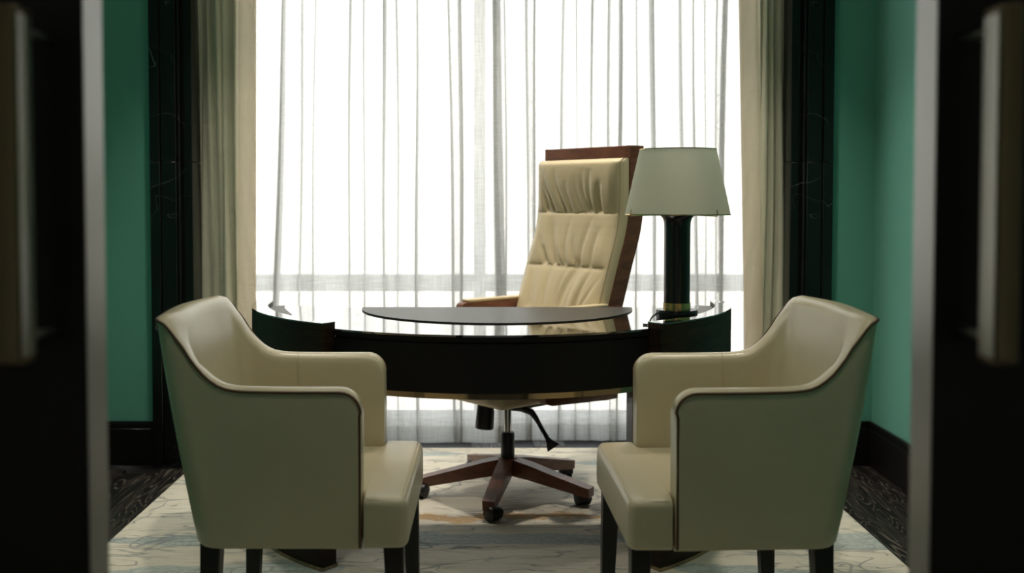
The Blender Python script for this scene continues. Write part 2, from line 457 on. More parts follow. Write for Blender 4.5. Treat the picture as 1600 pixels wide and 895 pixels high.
# window: floor-to-ceiling glazing with low rail and mullion
wn = empty('window_1', (0, YW, 0)); wn['kind'] = 'structure'
def wpart(nm, a, mat, bev=0.003, par=None):
    bm = bmesh.new(); box(bm, *a, bev, 1) if bev else box(bm, *a)
    return obj(nm, bm, mat, par or wn, org=(0, YW, 0))
wpart('window_kerb', (-1.50, 1.50, YW - 0.06, YW + 0.15, 0, 0.085), M['kerb'])
wpart('window_head', (-1.50, 1.50, YW - 0.06, YW + 0.15, 2.62, H), M['window_frame'])
wpart('mullion', (-0.085, -0.028, YW - 0.03, YW + 0.05, 0.085, 2.62), M['window_frame'])
for sx in (-1, 1): wpart('window_jamb', (min(sx * 1.5, sx * 1.44), max(sx * 1.5, sx * 1.44), YW - .03, YW + .05, .085, 2.62), M['window_frame'])
for xa, xb in ((-1.44, -0.085), (-0.028, 1.44)):
    wpart('transom_rail', (xa, xb, YW - 0.03, YW + 0.05, 0.697, 0.776), M['window_frame'])
    wpart('pane', (xa, xb, YW + 0.008, YW + 0.014, 0.776, 2.62), M['glass'], 0)
    wpart('pane', (xa, xb, YW + 0.008, YW + 0.014, 0.085, 0.697), M['glass'], 0)

# unseen ceiling downlights: pair over the armchairs inferred, the rest added for fill light
def downlight(x, y, pw, lab, cone=110):
    t = empty('unseen_downlight', (x, y, H), label=lab, cat='ceiling light', group='recessed ceiling downlights')
    bm = bmesh.new(); lathe(bm, [(0.050, H - .001), (0.066, H - .001), (0.066, H - .007), (0.052, H - .011), (0.050, H - .001)], x, y, 32)
    obj('trim_ring', bm, M['white_paint'], t, org=(x, y, H))
    bm = bmesh.new(); lathe(bm, [(0, H - .003), (0.050, H - .003), (0.050, H - 0.001), (0, H - .001)], x, y, 32)
    obj('lens', bm, M['downlight'], t, org=(x, y, H))
    ld = bpy.data.lights.new('downlight_beam', 'SPOT'); ld.energy = pw; ld.color = (1.0, 0.90, 0.75)
    ld.spot_size = math.radians(cone); ld.spot_blend = 0.8; ld.shadow_soft_size = 0.05
    lo = bpy.data.objects.new('downlight_beam', ld); C.objects.link(lo); lo.parent = t; lo.location = (0, 0, -0.02)
downlight(-0.62, 2.60, 14, 'round recessed ceiling downlight over the left armchair')
downlight(0.66, 2.60, 14, 'round recessed ceiling downlight over the right armchair')
downlight(-0.90, 3.80, 50, 'unseen downlight added as fill, left of the desk', 74)  # side pair added to brighten the rug and the drapes
downlight(0.90, 3.80, 50, 'unseen downlight added as fill, right of the desk', 74)
downlight(0.0, 4.12, 75, 'unseen downlight added as fill between the desk and the window', 80)  # added to brighten the floor behind the desk
downlight(0.05, 1.75, 16, 'unseen downlight added as fill just inside the sliding doors')  # added to lift the near sides of the armchairs
downlight(0.0, -0.5, 8, 'unseen downlight added as fill in the corridor outside the doors')  # added to brighten the door faces and handles

# ================================================================== sliding doors in front of the opening
YD0, YD1 = 1.22, 1.283
def door(name, sx, xe, xh):
    t = empty(name, (sx * xe, (YD0 + YD1) / 2, 0)); t['kind'] = 'structure'; og = t.location.copy()
    def X(a, b): return (min(sx * a, sx * b), max(sx * a, sx * b))
    bm = bmesh.new(); box(bm, *X(xe + 0.001, xe + 0.80), YD0, YD1, 0.008, 2.40, 0.0015, 1); obj('door_leaf', bm, M['black_wood'], t, org=og)
    bm = bmesh.new(); box(bm, *X(xe, xe + 0.0012), YD0 + .002, YD1 - .002, 0.009, 2.399); obj('edge_strip', bm, M['satin_metal'], t, org=og, label='satin metal strip along the door edge')
    bm = bmesh.new(); x0, x1 = X(xh, xh + 0.026)
    box(bm, x0, x1, 1.122, 1.168, 0.962, 1.362, 0.006, 3); hd = obj('pull_handle', bm, M['bronze'], t, org=og, label='bronze bar handle with a brushed inner side')
    bm = bmesh.new(); xi = X(xh - .0012, xh + .0006); box(bm, *xi, 1.128, 1.162, 0.972, 1.352); obj('handle_face', bm, M['handle_metal'], hd)
    for z in (1.335, 0.992):
        bm = bmesh.new(); tube(bm, [(sx * (xh + 0.004), 1.160, z), (sx * (xh + 0.004), YD0 + .001, z)], 0.0055, 14)
        o = obj('standoff', bm, M['handle_metal'], hd); o.data.transform(Matrix.Translation(-og))
    hf = [c for c in hd.children if c.name.startswith('handle_face')][0]; hf.data.transform(Matrix.Translation(-og))
door('door_1', -1, 0.4840, 0.520)
door('door_2', 1, 0.5280, 0.556)

# ================================================================== RUG
RZ = 0.012
bm = bmesh.new(); box(bm, -1.268, 1.285, 1.75, 4.62, 0.0005, RZ, 0.005, 2)
rug = obj('rug', bm, M['rug'], org=None, label='large cream rug with grey-blue drifts and a gold streak under the desk', cat='rug')

# ================================================================== CURTAINS
def curtain(name, folds, x0, x1, y, z0, z1, mat, label, group, parent=None, cat='curtain', amp=0.02, hem=0.0, seed=1, sharp=1.0, nz=30):
    """folds: list of (x_top, x_bottom, width): pinched pleats where the cloth doubles over itself"""
    rnd = random.Random(seed)
    fs = sorted(folds); ph = [rnd.random() * 6.28 for _ in range(8)]
    amps = [rnd.uniform(0.7, 1.2) for _ in fs]
    bm = bmesh.new(); rows = []
    for iz in range(nz + 1):
        tz = iz / nz; z = lerp(z0, z1, tz)
        xa = lerp(x0[1], x0[0], tz); xb = lerp(x1[1], x1[0], tz)
        pts = []
        cur = xa; ycur = 0.0
        spans = []
        for k, (xt, xbm, wd) in enumerate(fs):
            xc = lerp(xbm, xt, tz) + 0.004 * math.sin(3.1 * z + ph[k % 8])
            spans.append((xc, wd * (0.85 + 0.3 * math.sin(1.7 * z + ph[(k + 3) % 8])), amps[k]))
        spans.append((xb, 0.0, 1.0))
        px = xa
        for k, (xc, wd, am) in enumerate(spans):
            # billow from px to xc+wd/2
            tgt = xc + wd / 2
            n = 10
            for i in range(n):
                t = i / n
                bul = math.sin(PI * t) ** sharp * min(amp * am, 0.85 * abs(tgt - px)) * (0.8 + 0.35 * math.sin(2.2 * z + ph[k % 8]))
                pts.append((lerp(px, tgt, t), y - bul + 0.25 * amp * math.sin(PI * 2 * t + ph[k % 8] + z)))
            if wd > 0:
                # tuck back behind
                for i in range(1, 5):
                    t = i / 5
                    pts.append((tgt - wd * t, y + 0.012 + 0.010 * math.sin(PI * t)))
                px = xc - wd / 2
        pts.append((xb, y))
        hm = z + (hem * math.sin(0) if iz else 0)
        rows.append([Vector((p[0], p[1], z)) for p in pts])
    if hem:   # uneven hem line
        for i, p in enumerate(rows[0]): p.z += hem * (0.5 + 0.5 * math.sin(i * 0.11 + seed)) 
    rings(bm, rows, closed=False, cap=False)
    o = obj(name, bm, mat, parent, org=None if parent else ((x0[0] + x1[0]) / 2, y, z0), angle=60)
    if parent is None: setp(o, label=label, cat=cat, group=group)
    return o
YS = 4.68
def sx_(px, d=YS): return (px - 768) * d / 1600.0
def kx(px, ytop=0): return px
lf = [(455, 424, 10), (480, 462, 3), (498, 484, 3), (552, 542, 5), (573, 566, 4), (602, 600, 6), (621, 622, 3), (652, 652, 5), (699, 712, 5), (719, 722, 7)]
rf = [(824, 826, 5), (839, 832, 5), (884, 876, 7), (903, 903, 4), (929, 924, 6), (952, 956, 6), (972, 968, 8), (996, 998, 5), (1019, 1028, 10), (1063, 1074, 9), (1082, 1096, 7), (1103, 1108, 5), (1123, 1122, 5), (1137, 1128, 10)]
def fold_list(L): return [(sx_(a), sx_(b), w_ * YS / 1600 * 1.0) for a, b, w_ in L]
lf2 = [(330, 325, 10), (360, 355, 9), (388, 384, 9)]
rf2 = [(1170, 1172, 9), (1200, 1205, 9), (1228, 1230, 9)]
curtain('sheer_curtain', fold_list(lf2 + lf + [(770, 783, 14)]), (sx_(300), sx_(296)), (sx_(778), sx_(794)), YS, 0.022, 2.70, M['sheer'],
        'left white sheer curtain, the one behind the left half of the desk', 'white sheer curtains', amp=0.016, seed=3)
curtain('sheer_curtain', fold_list([(789, 792, 4)] + rf + rf2), (sx_(764), sx_(783)), (sx_(1250), sx_(1254)), YS + 0.045, 0.022, 2.70, M['sheer'],
        'right white sheer curtain, the one behind the tall office chair', 'white sheer curtains', amp=0.016, seed=5)
# hems: a doubled band of the same cloth near the floor
scs = [o for o in C.objects if o.name.startswith('sheer_curtain')]
for o in scs:
    me = o.data; bm = bmesh.new(); bm.from_mesh(me)
    zl = sorted({round(v.co.z, 4) for v in bm.verts})[:3]
    keep = [v for v in bm.verts if round(v.co.z, 4) in zl[:2]]
    hb = bmesh.new(); mp = {}
    for v in keep: mp[v] = hb.verts.new((v.co.x, v.co.y - 0.003, v.co.z if v.co.z < 0.05 else min(v.co.z, 0.078)))
    for f in bm.faces:
        if all(v in mp for v in f.verts): hb.faces.new([mp[v] for v in f.verts])
    bm.free()
    obj('hem', hb, M['sheer'], o)

YC = 4.53
def drape(sx, px_edge_t, px_edge_b, lab, pf):
    f = [((a - 768) * YC / 1600, (b_ - 768) * YC / 1600, w_) for a, b_, w_ in pf]
    # pleated panel
    f = [((a - 768) * YC / 1600, (b_ - 768) * YC / 1600, w_ * YC / 1600) for a, b_, w_ in pf]
    e_t, e_b = [(p - 768) * YC / 1600 + sx * 0.064 for p in (px_edge_t, px_edge_b)]
    o_ = sx * 1.43
    xa, xb = ((o_, o_), (e_t, e_b)) if sx < 0 else ((e_t, e_b), (o_, o_))
    o = curtain('drape', f, xa, xb, YC, 0.015, 2.70, M['drape'], lab, 'khaki drapes framing the window', amp=0.050, seed=4 + sx, sharp=0.7, nz=40)
    DO = tuple(o.location)
    # leading edge turned back, showing the lining
    bm = bmesh.new(); rows = []
    for iz in range(41):
        tz = iz / 40; z = lerp(0.015, 2.70, tz)
        xe = abs(lerp(px_edge_b, px_edge_t, min(1, z / 2.1)) - 768) * YC / 1600
        row = []
        for i in range(13):
            t = i / 12
            xx = xe + 0.072 * (1 - t); yy = YC - 0.058 + 0.012 * math.sin(PI * t + 0.5 * z) + 0.004 * math.sin(26 * z + 7 * t + 2 * math.sin(3 * z)) + 0.03 * t ** 3
            row.append(Vector((sx * xx, yy, z)))
        row.append(Vector((sx * (xe + 0.002), YC - 0.006, z)))
        rows.append(row)
    rings(bm, rows, closed=False, cap=False)
    obj('lining_edge', bm, M['lining'], o, org=DO, angle=70, label='beige turned-back leading edge')
drape(-1, 405, 398, 'khaki silk drape at the left of the window, behind the left armchair', [(284, 282, 5), (302, 300, 5), (321, 319, 6), (334, 336, 5), (350, 347, 7), (366, 368, 3)])
drape(1, 1149, 1168, 'khaki silk drape at the right of the window, beside the lamp', [(1185, 1180, 4), (1197, 1190, 6), (1209, 1201, 5), (1221, 1224, 6), (1236, 1237, 5), (1252, 1254, 5)])

# ================================================================== DESK
CX, CY = 0.0, 3.77; R1, R0 = 0.862, 0.807; TH = math.radians(36.4)
ZT, ZR = 0.75, 0.77
def pol(r, a): return (CX + r * math.sin(a), CY - r * math.cos(a))
desk = empty('desk', (CX, 3.4, RZ), label='dark polished semicircular desk with raised curved ends and grey writing pad', cat='desk')
OG = (CX, 3.4, RZ)
def arc(r, a0, a1, n): return [pol(r, lerp(a0, a1, i / n)) for i in range(n + 1)]
# top
pts = arc(R0 - 0.001, -PI / 2, -TH, 24) + arc(0.818, -TH + 0.002, TH - 0.002, 40) + arc(R0 - 0.001, TH, PI / 2, 24)
back = []
for i in range(1, 40):
    xx = lerp(R0, -R0, i / 40); d = smooth((0.62 - abs(xx)) / 0.14)
    back.append((xx, CY - 0.09 * d))
bm = bmesh.new(); prism(bm, pts + back, ZT - 0.006, ZT, 0.0015, 2)
obj('desktop', bm, M['desk_top'], desk, org=OG, angle=30)
bm = bmesh.new(); prism(bm, [(p[0] * .997, CY + (p[1] - CY) * .997) for p in pts] + [(p[0], p[1] - .001) for p in back], ZT - 0.020, ZT - .006)
obj('top_core', bm, M['apron_black'], desk, org=OG, angle=30)
# curved side panels standing on the floor and rising above the top
for s_, nm in ((-1, 'left'), (1, 'right')):
    a0, a1 = s_ * TH, s_ * (PI / 2)
    bm = bmesh.new(); prism(bm, arc(R1, a0, a1, 40) + list(reversed(arc(R0, a0, a1, 40))), RZ + .012, ZR - 0.004, 0.0)
    obj('curved_side_panel', bm, M['ebony'], desk, org=OG, angle=30)
    bm = bmesh.new(); prism(bm, arc(R1 + .0006, a0, a1, 40) + list(reversed(arc(R0 - .0006, a0, a1, 40))), ZR - 0.004, ZR, 0.0015, 2)
    obj('raised_rim', bm, M['desk_top'], desk, org=OG, angle=30)
    bm = bmesh.new(); prism(bm, arc(R1 + .006, a0 * .995, a1, 40) + list(reversed(arc(R0 - .004, a0 * .995, a1, 40))), RZ, RZ + .012, 0.002, 1)
    obj('plinth', bm, M['desk_trim'], desk, org=OG, angle=30)
    # inner cabinet of the pedestal
    x_in = 0.50
    aa = math.asin(x_in / (R0 - .004))
    pp = [pol(R0 - .004, lerp(s_ * aa, s_ * PI / 2, i / 24)) for i in range(25)]
    bm = bmesh.new(); prism(bm, pp + [(s_ * x_in, CY)], RZ + .03, ZT - .021)
    cab = obj('cabinet', bm, M['ebony'], desk, org=OG, angle=30)
    for k in range(3):
        z0 = RZ + .05 + k * .222
        bm = bmesh.new(); xa, xb = sorted((s_ * (x_in + .01), s_ * (R0 - .03))); box(bm, xa, xb, CY + .0005, CY + .016, z0, z0 + .215, .002, 1)
        dr = obj('drawer', bm, M['ebony'], desk, org=OG)
        bm = bmesh.new(); tube(bm, [((xa + xb) / 2 - .05, CY + .028, z0 + .12), ((xa + xb) / 2 + .05, CY + .028, z0 + .12)], .004, 8)
        for q in (-.045, .045): tube(bm, [((xa + xb) / 2 + q, CY + .014, z0 + .12), ((xa + xb) / 2 + q, CY + .028, z0 + .12)], .003, 8)
        obj('drawer_pull', bm, M['brass'], dr, org=OG)
# apron between the ends, with a thin shadow gap under the top and polished bottom strip
bm = bmesh.new(); prism(bm, arc(0.806, -TH + .002, TH - .002, 48) + list(reversed(arc(0.788, -TH + .002, TH - .002, 48))), 0.724, ZT - .020)
obj('apron_rail', bm, M['apron_black'], desk, org=OG, angle=30)
bm = bmesh.new(); prism(bm, arc(0.812, -TH + .002, TH - .002, 48) + list(reversed(arc(0.785, -TH + .002, TH - .002, 48))), 0.578, 0.7235)
obj('apron', bm, M['apron_black'], desk, org=OG, angle=30, label='matte black curved front panel')
bm = bmesh.new(); prism(bm, arc(0.806, -TH + .002, TH - .002, 48) + list(reversed(arc(0.785, -TH + .002, TH - .002, 48))), 0.560, 0.578)
obj('bottom_strip', bm, M['desk_trim'], desk, org=OG, angle=30, label='polished bronze strip under the front panel')
# pad and corner inlays
pc = (0.020, 3.685)
bm = bmesh.new(); prism(bm, [(pc[0] - .484 * math.cos(PI * i / 64), pc[1] - .470 * math.sin(PI * i / 64)) for i in range(65)], ZT + .0004, ZT + .004, .001, 1)
obj('writing_pad', bm, M['pad'], desk, org=OG, angle=30, label='grey leather semicircular writing pad')
def up(px, py, z):   # point on the plane at height z seen at pixel (px, py)
    p = math.radians(2.1); dx = (px - 768) / 1600; dy = -(py - 366.7) / 1600
    d = Vector((dx, math.cos(p) + dy * math.sin(p), -math.sin(p) + dy * math.cos(p)))
    t = (z - CAMZ) / d.z
    return (d.x * t, d.y * t)
for s_ in (-1, 1):
    a_ = [pol(R0 - .004, s_ * lerp(math.radians(60), math.radians(88), i / 10)) for i in range(11)]
    cc = [(s_ * a_x, a_y) for a_x, a_y in ((.762, 3.766), (.752, 3.70), (.728, 3.62), (.705, 3.55), (.680, 3.475))]
    bm = bmesh.new(); prism(bm, a_ + cc, ZT + .0003, ZT + .0016)
    obj('corner_inlay', bm, M['inlay'], desk, org=OG, smooth=False, label='small grey inlay beside the raised rim')

# ================================================================== TABLE LAMP
LX, LY = 0.612, 3.372
lamp = empty('table_lamp', (LX, LY, ZT), label='table lamp with pale conical shade and black column on the right end of the desk', cat='lamp')
LO = (LX, LY, ZT)
bm = bmesh.new(); lathe(bm, [(0, ZT), (0.066, ZT), (0.068, ZT + .003), (0.068, ZT + .026), (0.066, ZT + .030), (0.045, ZT + .0305), (0, ZT + .0305)], LX, LY, 64)
obj('base', bm, M['lamp_column'], lamp, org=LO, angle=50)
bm = bmesh.new(); lathe(bm, [(0, .7805), (0.0445, .7805), (0.0445, .803), (0, .803)], LX, LY, 64)
obj('brass_collar', bm, M['brass'], lamp, org=LO)
pr = [(0, .803), (0.0425, .803), (0.0425, 1.050), (0.0435, 1.068), (0.047, 1.080), (0.054, 1.088), (0.062, 1.0915), (0.062, 1.094), (0, 1.094)]
bm = bmesh.new(); lathe(bm, pr, LX, LY, 64); obj('column', bm, M['lamp_column'], lamp, org=LO, angle=50)
zb, zt = 1.0935, 1.307
bm = bmesh.new(); lathe(bm, [(0.1715, zb), (0.1245, zt)], LX, LY, 96)
sh = obj('shade', bm, M['shade'], lamp, org=LO, angle=50)
bm = bmesh.new(); lathe(bm, [(0.1722, zb + .002), (0.1722, zb - .0015), (0.1685, zb - .0015), (0.1685, zb + .002)], LX, LY, 96)
obj('shade_rim', bm, M['brass'], sh, org=LO)
bm = bmesh.new(); lathe(bm, [(0.1252, zt + .001), (0.1252, zt - .0018), (0.1220, zt - .0018), (0.1220, zt + .001)], LX, LY, 96)
obj('shade_rim', bm, M['brass'], sh, org=LO)
for ang in (-2.78, -0.95, 0.4, 1.7):
    bm = bmesh.new(); ca, sa = math.cos(ang), math.sin(ang)
    tube(bm, [(LX + ca * .1705, LY + sa * .1705, zb + .016), (LX + ca * .1745, LY + sa * .1745, zb + .002), (LX + ca * .172, LY + sa * .172, zb - .004), (LX + ca * .06, LY + sa * .06, zb - .001)], 0.0016, 8)
    obj('shade_clip', bm, M['brass'], lamp, org=LO)
bm = bmesh.new()
tube(bm, spline([(LX - .022, LY - .062, ZT + .012), (LX - .045, LY - .080, ZT + .026), (LX - .078, LY - .108, ZT + .030), (LX - .106, LY - .150, ZT + .020), (LX - .122, LY - .186, ZT + .004), (LX - .138, LY - .182, ZT + .003)]), 0.0026, 8)
obj('cord', bm, M['rubber'], lamp, org=LO)

# ================================================================== EXECUTIVE CHAIR
EX, EY = 0.062, 3.90; AL = math.radians(50)
xh = Vector((math.cos(AL), -math.sin(AL), 0)); yh = Vector((math.sin(AL), math.cos(AL), 0))
# local +y points to the chair's back; rotation about z of -AL
ch = empty('executive_chair', (EX, EY, RZ), -AL, label='high-backed cream leather office chair with wooden frame behind the desk', cat='chair')
def tl_(z):   # rear face of the back board, by height
    return interp([(0.30, 0.285), (0.42, 0.300), (0.60, 0.335), (0.72, 0.378), (0.90, 0.440), (1.00, 0.478), (1.06, 0.492), (1.12, 0.497), (1.35, 0.497)], z)
def ts(z):
    return (tl_(z - .03) + tl_(z) * 2 + tl_(z + .03)) / 4
W2 = 0.242
def zz(a, b, n): return [lerp(a, b, i / n) for i in range(n + 1)]
# wooden back shell: board with side wings
bm = bmesh.new(); rs = []
for z in zz(0.388, 1.352, 40):
    t = ts(z)
    rs.append([Vector((-W2, t, z)), Vector((-W2, t - .078, z)), Vector((-W2 + .022, t - .078, z)), Vector((-W2 + .022, t - .022, z)),
               Vector((W2 - .022, t - .022, z)), Vector((W2 - .022, t - .078, z)), Vector((W2, t - .078, z)), Vector((W2, t, z))])
rings(bm, rs)
bk = obj('back_frame', bm, M['walnut'], ch, org=(0, 0, RZ), angle=25)
bm = bmesh.new(); t = ts(1.34); box(bm, -W2 + .0225, W2 - .0225, t - .0785, t - .0225, 1.305, 1.3515, .002, 1)
obj('top_rail', bm, M['walnut'], ch, org=(0, 0, RZ))
# padded back cushion in three sections
SE = [0.50, 0.876, 1.088, 1.303]
rw = random.Random(5)
wr = []
for sgi in range(3):
    for k in range(11):
        wr.append((sgi, rw.uniform(-0.19, 0.17), rw.uniform(0.5, 1.0), rw.uniform(0.007, 0.016), rw.uniform(0.10, 0.55), rw.uniform(0.35, 1.0)))
def pad_offset(x, z):
    for i in range(3):
        if SE[i] - 1e-6 <= z <= SE[i + 1] + 1e-6:
            f = (z - SE[i]) / (SE[i + 1] - SE[i])
            puff = (math.sin(PI * f)) ** 0.45 if 0 < f < 1 else 0
            o = 0.018 * puff
            if i == 0: f = max(0.0, (z - 0.70) / 0.20)
            for (sg, xc, st, wd, sl, hh) in wr:
                if sg != i: continue
                if i == 0: sl = -sl * .6; hh = 0.7 + hh * .3
                g = (1 - f)
                top = 1 - hh
                if f > hh: continue
                # gathers fan up-left from the seam below
                cxw = xc - sl * f * 0.16 - 0.02 * math.sin(f * 3 + xc * 9)
                a = math.exp(-((x - cxw) / (wd * (0.7 + 0.8 * f))) ** 2)
                o -= 0.0135 * st * a * (1 - f / hh) ** 0.7 * min(1, f * 14 + 0.25)
            return o
    return 0
bm = bmesh.new(); rs = []
nx = 72; CW = W2 - 0.005
zs = []
for i in range(3): zs += zz(SE[i], SE[i + 1], 40)[:-1]
zs.append(SE[3])
rows = []
for z in zs:
    t = ts(z); row = []
    # rear edge -> side -> front -> side -> rear
    base = t - 0.079; dep = 0.052
    end = min(1, (SE[3] - z) / 0.02); end = math.sqrt(max(0, 1 - (1 - end) ** 2)); dep2 = dep * (0.35 + 0.65 * end)
    row.append(Vector((-CW, base, z)))
    row.append(Vector((-CW - .002, base - dep2 * 0.5, z)))
    for j in range(nx + 1):
        u = j / nx; x = lerp(-CW, CW, u)
        ed = min(u, 1 - u) * 2 * CW; r = 0.020
        rr = 0 if ed > r else r - math.sqrt(max(0, r * r - (r - ed) ** 2))
        off = pad_offset(x, z) * smooth(ed / 0.05)
        row.append(Vector((x, base - dep2 - off * end + rr, z)))
    row.append(Vector((CW + .002, base - dep2 * 0.5, z)))
    row.append(Vector((CW, base, z)))
    rows.append(row)
rings(bm, rows)
obj('back_cushion', bm, M['leather_exec'], ch, org=(0, 0, RZ), angle=70)
# stitched seams down both edges and across
for s_ in (-1, 1):
    bm = bmesh.new(); tube(bm, [(s_ * (CW - .006), ts(z) - .079 - .052 + .0065, z) for z in zz(0.52, 1.285, 30)] + [(s_ * (CW - .004), ts(1.3) - .112, 1.299), (s_ * (CW - .003), ts(1.3) - .09, 1.303)], .0014, 6)
    obj('side_seam', bm, M['stitch'], ch, org=(0, 0, RZ))
# seat
def loft_x(bm, secs, n=8):
    """secs: list of (x, y0, y1, z0, z1, r): rounded-rect sections stacked along an axis given by x"""
    rs = []
    for (x, y0, y1, z0, z1, r, crown) in secs:
        ring = []
        r = min(r, (y1 - y0) / 2.01, (z1 - z0) / 2.01)
        for cx_, cz_, a0 in ((y0 + r, z0 + r, PI), (y1 - r, z0 + r, 1.5 * PI), (y1 - r, z1 - r, 0), (y0 + r, z1 - r, 0.5 * PI)):
            for k in range(n + 1):
                a = a0 + (PI / 2) * k / n
                ring.append((cx_ + r * math.cos(a), cz_ + r * math.sin(a)))
            if a0 == 0:   # along the top, crowned
                for k in range(1, 12):
                    f = k / 12; yy = lerp(y1 - r, y0 + r, f)
                    ring.append((yy, z1 + crown * math.sin(PI * f)))
        rs.append([Vector((x, a, b_)) for a, b_ in ring])
    rings(bm, rs)
def round_secs(xa, xb, y0, y1, z0, z1, r, crown, n=6, mid=10, fr=True, bk_=True):
    out = []
    if bk_:
        for k in range(n):
            f = 1 - math.cos(PI / 2 * k / n); g = r * (1 - math.sin(PI / 2 * k / n))
            out.append((xa + r * f, y0 + g, y1 - g, z0 + g, z1 - g, r, crown * .2))
    for k in range(mid + 1):
        f = k / mid; out.append((lerp(xa + (r if bk_ else 0), xb - (r if fr else 0), f), y0, y1, z0, z1, r, crown * (0.3 + 0.7 * math.sin(PI * f))))
    if fr:
        for k in range(1, n + 1):
            f = math.sin(PI / 2 * k / n); g = r * (1 - math.cos(PI / 2 * k / n))
            out.append((xb - r + r * f, y0 + g, y1 - g, z0 + g, z1 - g, r, crown * .2))
    return out
bm = bmesh.new(); loft_x(bm, round_secs(-0.215, 0.255, -0.213, 0.213, 0.390, 0.500, 0.022, 0.012))
bmesh.ops.rotate(bm, verts=bm.verts, cent=(0, 0, 0), matrix=Matrix.Rotation(PI / 2, 3, 'Z'))
obj('seat', bm, M['leather_exec'], ch, org=(0, 0, RZ), angle=50)
bm = bmesh.new(); box(bm, -.10, .10, -.06, .20, .352, .386, .01, 2); obj('seat_plate', bm, M['black_plastic'], ch, org=(0, 0, RZ))
# side arms: wooden panels with leather pads
for s_ in (-1, 1):
    prof = [(0.34, 0.376)]
    prof += [(0.28, 0.376), (-0.005, 0.390), (-0.03, 0.398), (-0.045, 0.425), (-0.052, 0.46), (-0.054, 0.69)]
    prof += [(-0.053, 0.712), (-0.048, 0.724), (-0.038, 0.731), (-0.02, 0.7335), (0.36, 0.7335)]
    bm = bmesh.new()
    xa, xb = sorted((s_ * 0.2145, s_ * 0.2565))
    a_ = [bm.verts.new((xa, p[0], p[1])) for p in prof]; b_ = [bm.verts.new((xb, p[0], p[1])) for p in prof]
    bm.faces.new(a_); bm.faces.new(list(reversed(b_)))
    for i in range(len(prof)): bm.faces.new((a_[i], a_[(i + 1) % len(prof)], b_[(i + 1) % len(prof)], b_[i]))
    bmesh.ops.bevel(bm, geom=[e_ for e_ in bm.edges], offset=.003, segments=2, affect='EDGES', profile=.6)
    ar = obj('armrest', bm, M['walnut'], ch, org=(0, 0, RZ), angle=35)
    bm = bmesh.new(); xa, xb = sorted((s_ * 0.2125, s_ * 0.2585)); box(bm, xa, xb, -0.020, 0.285, 0.7325, 0.7435, .0045, 3)
    obj('arm_pad', bm, M['leather_exec'], ar, org=(0, 0, RZ), label='cream leather pad')
# gas lift
bm = bmesh.new(); lathe(bm, [(0, .15), (.026, .15), (.0265, .152), (.0265, .246), (.024, .25), (0, .25)], 0, 0, 32); obj('lift_sleeve', bm, M['black_plastic'], ch, org=(0, 0, RZ))
bm = bmesh.new(); lathe(bm, [(0, .245), (.0145, .245), (.0145, .345), (0, .345)], 0, 0, 32); obj('gas_lift', bm, M['chrome'], ch, org=(0, 0, RZ))
def loc_(wx, wy, z):  # world -> chair local
    v_ = Vector((wx - EX, wy - EY, 0)); return Vector((v_.dot(xh), v_.dot(yh), z))
bm = bmesh.new(); q = loc_(-0.022, 3.745, 0); tube(bm, [(q.x, q.y, .385), (q.x, q.y, .36), (q.x - .002, q.y - .004, .303), (q.x - .002, q.y - .0045, .298)], [.030, .033, .0345, .031], 28); obj('tension_knob', bm, M['black_plastic'], ch, org=(0, 0, RZ))
bm = bmesh.new()
lp = [(0.080, 3.86, .352), (0.115, 3.83, .354), (0.150, 3.80, .347), (0.166, 3.80, .325), (0.180, 3.80, .300), (0.198, 3.80, .268), (0.212, 3.80, .243)]
tube(bm, [loc_(*p) for p in lp], [.011, .012, .0125, .010, .0075, .007, .009], 14)
for k in range(9):
    f = k / 8; a_, b_ = Vector(loc_(*lp[4])), Vector(loc_(*lp[6])); c_ = a_.lerp(b_, f * .8); d_ = (b_ - a_).normalized()
    tube(bm, [c_ - d_ * .0018, c_, c_ + d_ * .0018], [.0075, .0105, .0075], 12)
lev = obj('seat_lever', bm, M['black_plastic'], ch, org=(0, 0, RZ))
bm = bmesh.new(); a_ = Vector(loc_(0.208, 3.80, .250)); b_ = Vector(loc_(0.232, 3.795, .214)); d_ = (b_ - a_).normalized(); sd = Vector(loc_(0.3, 3.80, .28)) - Vector(loc_(0.208, 3.80, .22)); sd = (sd - d_ * sd.dot(d_)).normalized(); n3 = d_.cross(sd)
rs = []
for f, w_, th in ((0, .009, .008), (.35, .014, .007), (.8, .026, .0055), (1.0, .030, .005)):
    c_ = a_.lerp(b_, f); rs.append([c_ + sd * w_ * .9 + n3 * th, c_ - sd * w_ * .9 + n3 * th, c_ - sd * w_ * .9 - n3 * th, c_ + sd * w_ * .9 - n3 * th])
rings(bm, rs); bmesh.ops.bevel(bm, geom=list(bm.edges), offset=.002, segments=2, affect='EDGES')
obj('lever_paddle', bm, M['black_plastic'], lev, org=None).data.transform(Matrix.Translation((0, 0, -RZ)))
